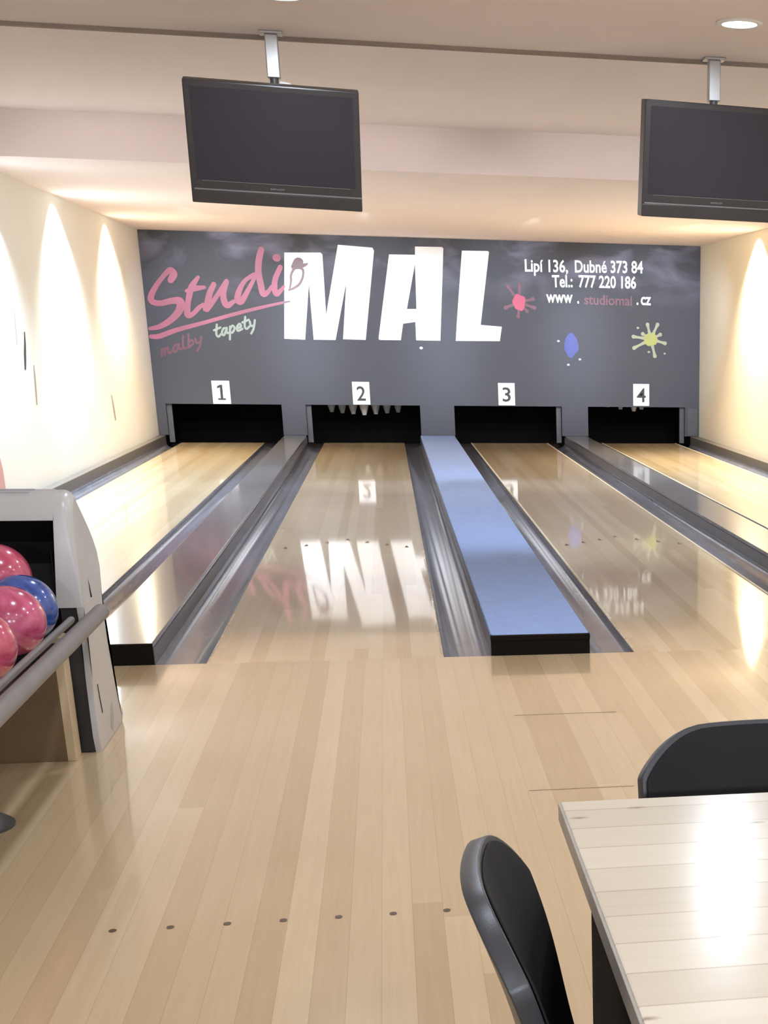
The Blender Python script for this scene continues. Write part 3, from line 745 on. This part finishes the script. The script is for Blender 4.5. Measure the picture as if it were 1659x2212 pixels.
# hood cover: sheet following the profile between the side panels
out = [(-0.022, 0.806), (-0.022, 0.82), (-0.012, 0.857), (0.028, 0.893), (0.08, 0.899), (0.115, 0.874), (0.20, 0.817), (0.27, 0.767), (0.325, 0.717), (0.362, 0.667), (0.376, 0.60), (0.353, 0.53), (0.33, 0.45)]
inn = [(a - 0.03 if i > 4 else a, b2 - 0.03) for i, (a, b2) in enumerate(out)]
inn[0] = (0.01, 0.806); inn[1] = (0.01, 0.82); inn[2] = (0.012, 0.84); inn[3] = (0.035, 0.862); inn[4] = (0.075, 0.866)
obj('hood_cover', prism(BM(), out + inn[::-1], 'x', HX0 + 0.0575, HX1 - 0.0575, 0.0), 'hood', br, smooth=True)
bm = BM(); prism(bm, [(0.036, 0.802), (0.045, 0.800), (0.10, 0.815), (0.16, 0.79), (0.27, 0.70), (0.30, 0.62), (0.30, 0.42), (0.0, 0.42), (0.0, 0.405), (0.318, 0.405), (0.318, 0.62), (0.285, 0.715), (0.17, 0.80), (0.10, 0.826), (0.045, 0.815), (0.036, 0.812)], 'x', HX0 + 0.086, HX1 - 0.086)
box(bm, HX1 - 0.0865, HX1 - 0.0855, 0.01, 0.30, 0.42, 0.70); box(bm, HX0 + 0.0855, HX0 + 0.0865, 0.01, 0.30, 0.42, 0.70)
obj('chute_lining', bm, 'machine_black', br)
for xa, xb in ((HX1 - 0.075, HX1 - 0.023), (HX0 + 0.023, HX0 + 0.075)):
    obj('leg_core', box(BM(), xa, xb, -0.012, 0.30, 0.004, 0.51), 'machine_black', br)
bm = BM()
for z0 in (0.872, 0.840):
    pass
box(bm, HX0 + 0.10, HX1 - 0.12, 0.060, 0.072, 0.896, 0.9015, 0.002); box(bm, HX0 + 0.10, HX1 - 0.13, 0.025, 0.036, 0.888, 0.896, 0.002)
obj('top_slot', bm, 'hood_slot', br)
bm = BM(); tube(bm, [(HX1 - 0.004, 0.12, 0.605), (HX1 - 0.001, 0.125, 0.57), (HX1 + 0.002, 0.13, 0.525)], 0.003, 8); obj('lever', bm, 'machine_black', br, smooth=True)
bm = BM(); prism(bm, [(0.05, 0.23), (0.056, 0.18), (0.075, 0.12), (0.085, 0.125), (0.066, 0.19), (0.058, 0.23)], 'x', HX1 - 0.001, HX1 + 0.0015); obj('scuff_mark', bm, 'machine_black', br)
bm = BM(); prism(bm, [(0.20, 0.04), (0.23, 0.10), (0.27, 0.12), (0.27, 0.06), (0.23, 0.02)], 'x', HX1 - 0.001, HX1 + 0.0015); obj('scuff_mark', bm, 'hood_slot', br)
# pedestal with wood veneer
obj('pedestal', box(BM(), -0.48, 0.205, -0.118, -0.03, 0.0, 0.40, 0.002), 'wood_brown', br)
obj('pedestal_edge', box(BM(), 0.2055, 0.235, -0.118, -0.03, 0.0, 0.43, 0.002), 'wood_light', br)
# rack rails, running along the lanes towards the approach
def rail(x, z, r, y0, y1, mat, name):
    bm = BM(); tube(bm, [(x, y1, z), (x, y1 - 0.006, z), (x, y1 - 0.02, z), (x, y0, z)], [r * 0.55, r * 0.85, r, r], 18); return obj(name, bm, mat, br, smooth=True)
rail(0.352, 0.495, 0.027, -2.0, 0.02, 'rail', 'bumper_rail')
rail(0.285, 0.497, 0.012, -2.0, -0.15, 'rail', 'track_rail')
rail(0.10, 0.460, 0.016, -2.0, -0.02, 'machine_black', 'track_rail')
rail(-0.215, 0.460, 0.016, -2.0, -0.02, 'machine_black', 'track_rail')
rail(-0.40, 0.497, 0.012, -2.0, -0.15, 'rail', 'track_rail')
rail(-0.47, 0.495, 0.027, -2.0, 0.02, 'rail', 'bumper_rail')
bm = BM(); box(bm, -0.37, 0.245, -2.0, -0.03, 0.400, 0.412, 0.003); obj('rack_tray', bm, 'machine_black', br)
for yy in (-0.9, -1.4, -1.95): obj('cross_bar', box(BM(), -0.36, 0.235, yy - 0.02, yy + 0.02, 0.37, 0.3995, 0.003), 'machine_black', br)
bm = BM(); lathe(bm, [(0.0, 0.0), (0.12, 0.0), (0.12, 0.008), (0.10, 0.022), (0.05, 0.035), (0.03, 0.05), (0.0, 0.05)], 28, (0.07, -0.85, 0)); obj('foot', bm, 'foot', br, smooth=True)
bm = BM(); tube(bm, [(0.07, -0.85, 0.045), (0.07, -0.85, 0.41)], 0.025, 14); obj('foot_post', bm, 'foot', br, smooth=True)

# ================================================================== BOWLING BALLS
def ball(x, y, z, mat, label):
    bm = BM(); bmesh.ops.create_uvsphere(bm, u_segments=48, v_segments=28, radius=0.108)
    t = thing('bowling_ball', label, 'bowling ball', (x, y, z), 0, 'bowling balls on the ball return')
    o = obj('shell', bm, mat, t, smooth=True)
    bm = BM()
    for a, b2 in ((0.0, 0.0), (0.2, 0.0), (0.1, 0.32)):
        d = Vector((-0.5 - a, 0.75, 0.25 + b2)).normalized()
        q = d.to_track_quat('Z', 'Y').to_matrix().to_4x4()
        c2 = BM(); disc(c2, 0, 0, 0, 0.012, 0.012, 16); bmesh.ops.transform(c2, matrix=Matrix.Translation(d * 0.1082) @ q, verts=c2.verts[:])
        me = bpy.data.meshes.new('t'); c2.to_mesh(me); c2.free(); bm.from_mesh(me); bpy.data.meshes.remove(me)
    obj('finger_holes', bm, 'machine_black', t)
    return t
ball(-0.8435, -2.02, 0.5582, 'ball_pink', 'pink marbled ball in the middle, in front of the blue ball')
ball(-0.8507, -1.80, 0.5600, 'ball_blue', 'blue bowling ball between two pink balls')
ball(-0.955, -1.622, 0.636, 'ball_rose', 'rose pink bowling ball at the top, behind the blue ball')
ball(-0.8435, -2.425, 0.5582, 'ball_rose', 'rose pink bowling ball nearest, cut by the left photo edge')

# ================================================================== TABLE
tb = thing('table', 'whitewashed pine table with knotty boards and black leg panels', 'table', (0.56, -4.815, 0))
TLX, TLY = 1.5, 1.15
obj('tabletop', box(BM(), 0.0, TLX, -TLY, 0.0, 0.722, 0.75, 0.003), ['table'], tb)
obj('edge_band', box(BM(), -0.004, 0.0005, -TLY, 0.0, 0.720, 0.748, 0.001), 'table_edge', tb)
for x in (0.04, TLX - 0.08): obj('leg', box(BM(), x, x + 0.04, -TLY + 0.05, -0.03, 0.0, 0.7195, 0.003), 'table_leg', tb)
obj('stretcher', box(BM(), 0.081, TLX - 0.081, -TLY / 2 - 0.02, -TLY / 2 + 0.02, 0.55, 0.63, 0.003), 'table_leg', tb)

# ================================================================== CHAIRS
def grid_shell(f, nu, nv):
    bm = BM()
    V = [[bm.verts.new(f(-1 + 2 * i / nu, j / nv)) for i in range(nu + 1)] for j in range(nv + 1)]
    for j in range(nv):
        for i in range(nu): bm.faces.new((V[j][i], V[j][i + 1], V[j + 1][i + 1], V[j + 1][i]))
    return bm
ZB = 0.44
def back_pt(off, inset, HB, ZT):
    def f(u, v):
        u = math.copysign(1 - (1 - abs(u)) ** 1.7, u)
        e = (1 - abs(u)) * HB
        k = max(0.0, 1 - e / 0.115)
        drop = 0.050 * k ** 2.2 + 0.020 * (1 - math.sqrt(max(0.0, 1 - k * k))) + 0.008 * u * u
        zt = ZT - drop - inset
        z = ZB + inset + v * (zt - ZB - inset)
        t = (z - ZB) / (ZT - ZB)
        y = 0.150 + 0.113 * t + 0.0054 * math.sin(2 * PI * t + 0.513) - 0.0268 * u * u
        return (u * (HB * (0.90 + 0.10 * min(1, v * 1.4)) - inset), y + off, z)
    return f
def solid(o, th, off=-1.0, bev=0.0, sub=1):
    s = o.modifiers.new('thickness', 'SOLIDIFY'); s.thickness = th; s.offset = off
    if bev:
        b = o.modifiers.new('round', 'BEVEL'); b.width = bev; b.segments = 3; b.limit_method = 'ANGLE'; b.angle_limit = math.radians(50)
    return o
def make_chair(label, loc, rz, HB, ZT):
    t = thing('chair', label, 'chair', loc, rz, 'black chairs at the pine table')
    solid(obj('backrest', grid_shell(back_pt(0.0, 0.0, HB, ZT), 28, 18), 'plastic', t, smooth=True), 0.024, -1.0, 0.008)
    solid(obj('back_pad', grid_shell(back_pt(-0.0003, 0.007, HB, ZT), 28, 16), 'pad', t, smooth=True), 0.003, 1.0, 0.001)
    def seat(u, v):
        e = 1 - abs(u); w2 = 0.215
        y = -0.21 + v * 0.37
        r = max(0, (abs(u) - 0.6) / 0.4)
        y = y + (0.05 * r ** 2 if v < 0.5 else -0.03 * r ** 2) * abs(1 - 2 * v)
        return (u * w2, y, 0.445 - 0.012 * math.cos(u * 1.2) * math.sin(PI * v) - 0.03 * max(0, 0.2 - v) ** 1 * 2)
    solid(obj('seat', grid_shell(seat, 20, 20), 'plastic', t, smooth=True), 0.022, -1.0, 0.006)
    bm = BM()
    tube(bm, [(-0.17, -0.20, 0.408), (-0.17, 0.15, 0.408)], 0.011, 10); tube(bm, [(0.17, -0.20, 0.408), (0.17, 0.15, 0.408)], 0.011, 10)
    tube(bm, [(-0.17, 0.02, 0.408), (0.17, 0.02, 0.408)], 0.011, 10)
    obj('seat_frame', bm, 'chair_leg', t, smooth=True)
    for sx, sy in ((-1, -1), (1, -1), (-1, 1), (1, 1)):
        bm = BM(); y0 = -0.17 if sy < 0 else 0.12; y1 = -0.20 if sy < 0 else 0.22
        tube(bm, [(sx * 0.17, y0, 0.405), (sx * 0.205, y1, 0.0)], 0.012, 12)
        obj('leg', bm, 'chair_leg', t, smooth=True)
    return t
make_chair('black chair behind the table, facing the viewer with rounded backrest', (0.923, -4.885, 0), 0.0, 0.215, 0.818)
make_chair('black chair at the left end of the table, seen nearly edge on', (0.676, -5.3487, 0), 1.4955, 0.1952, 0.842)
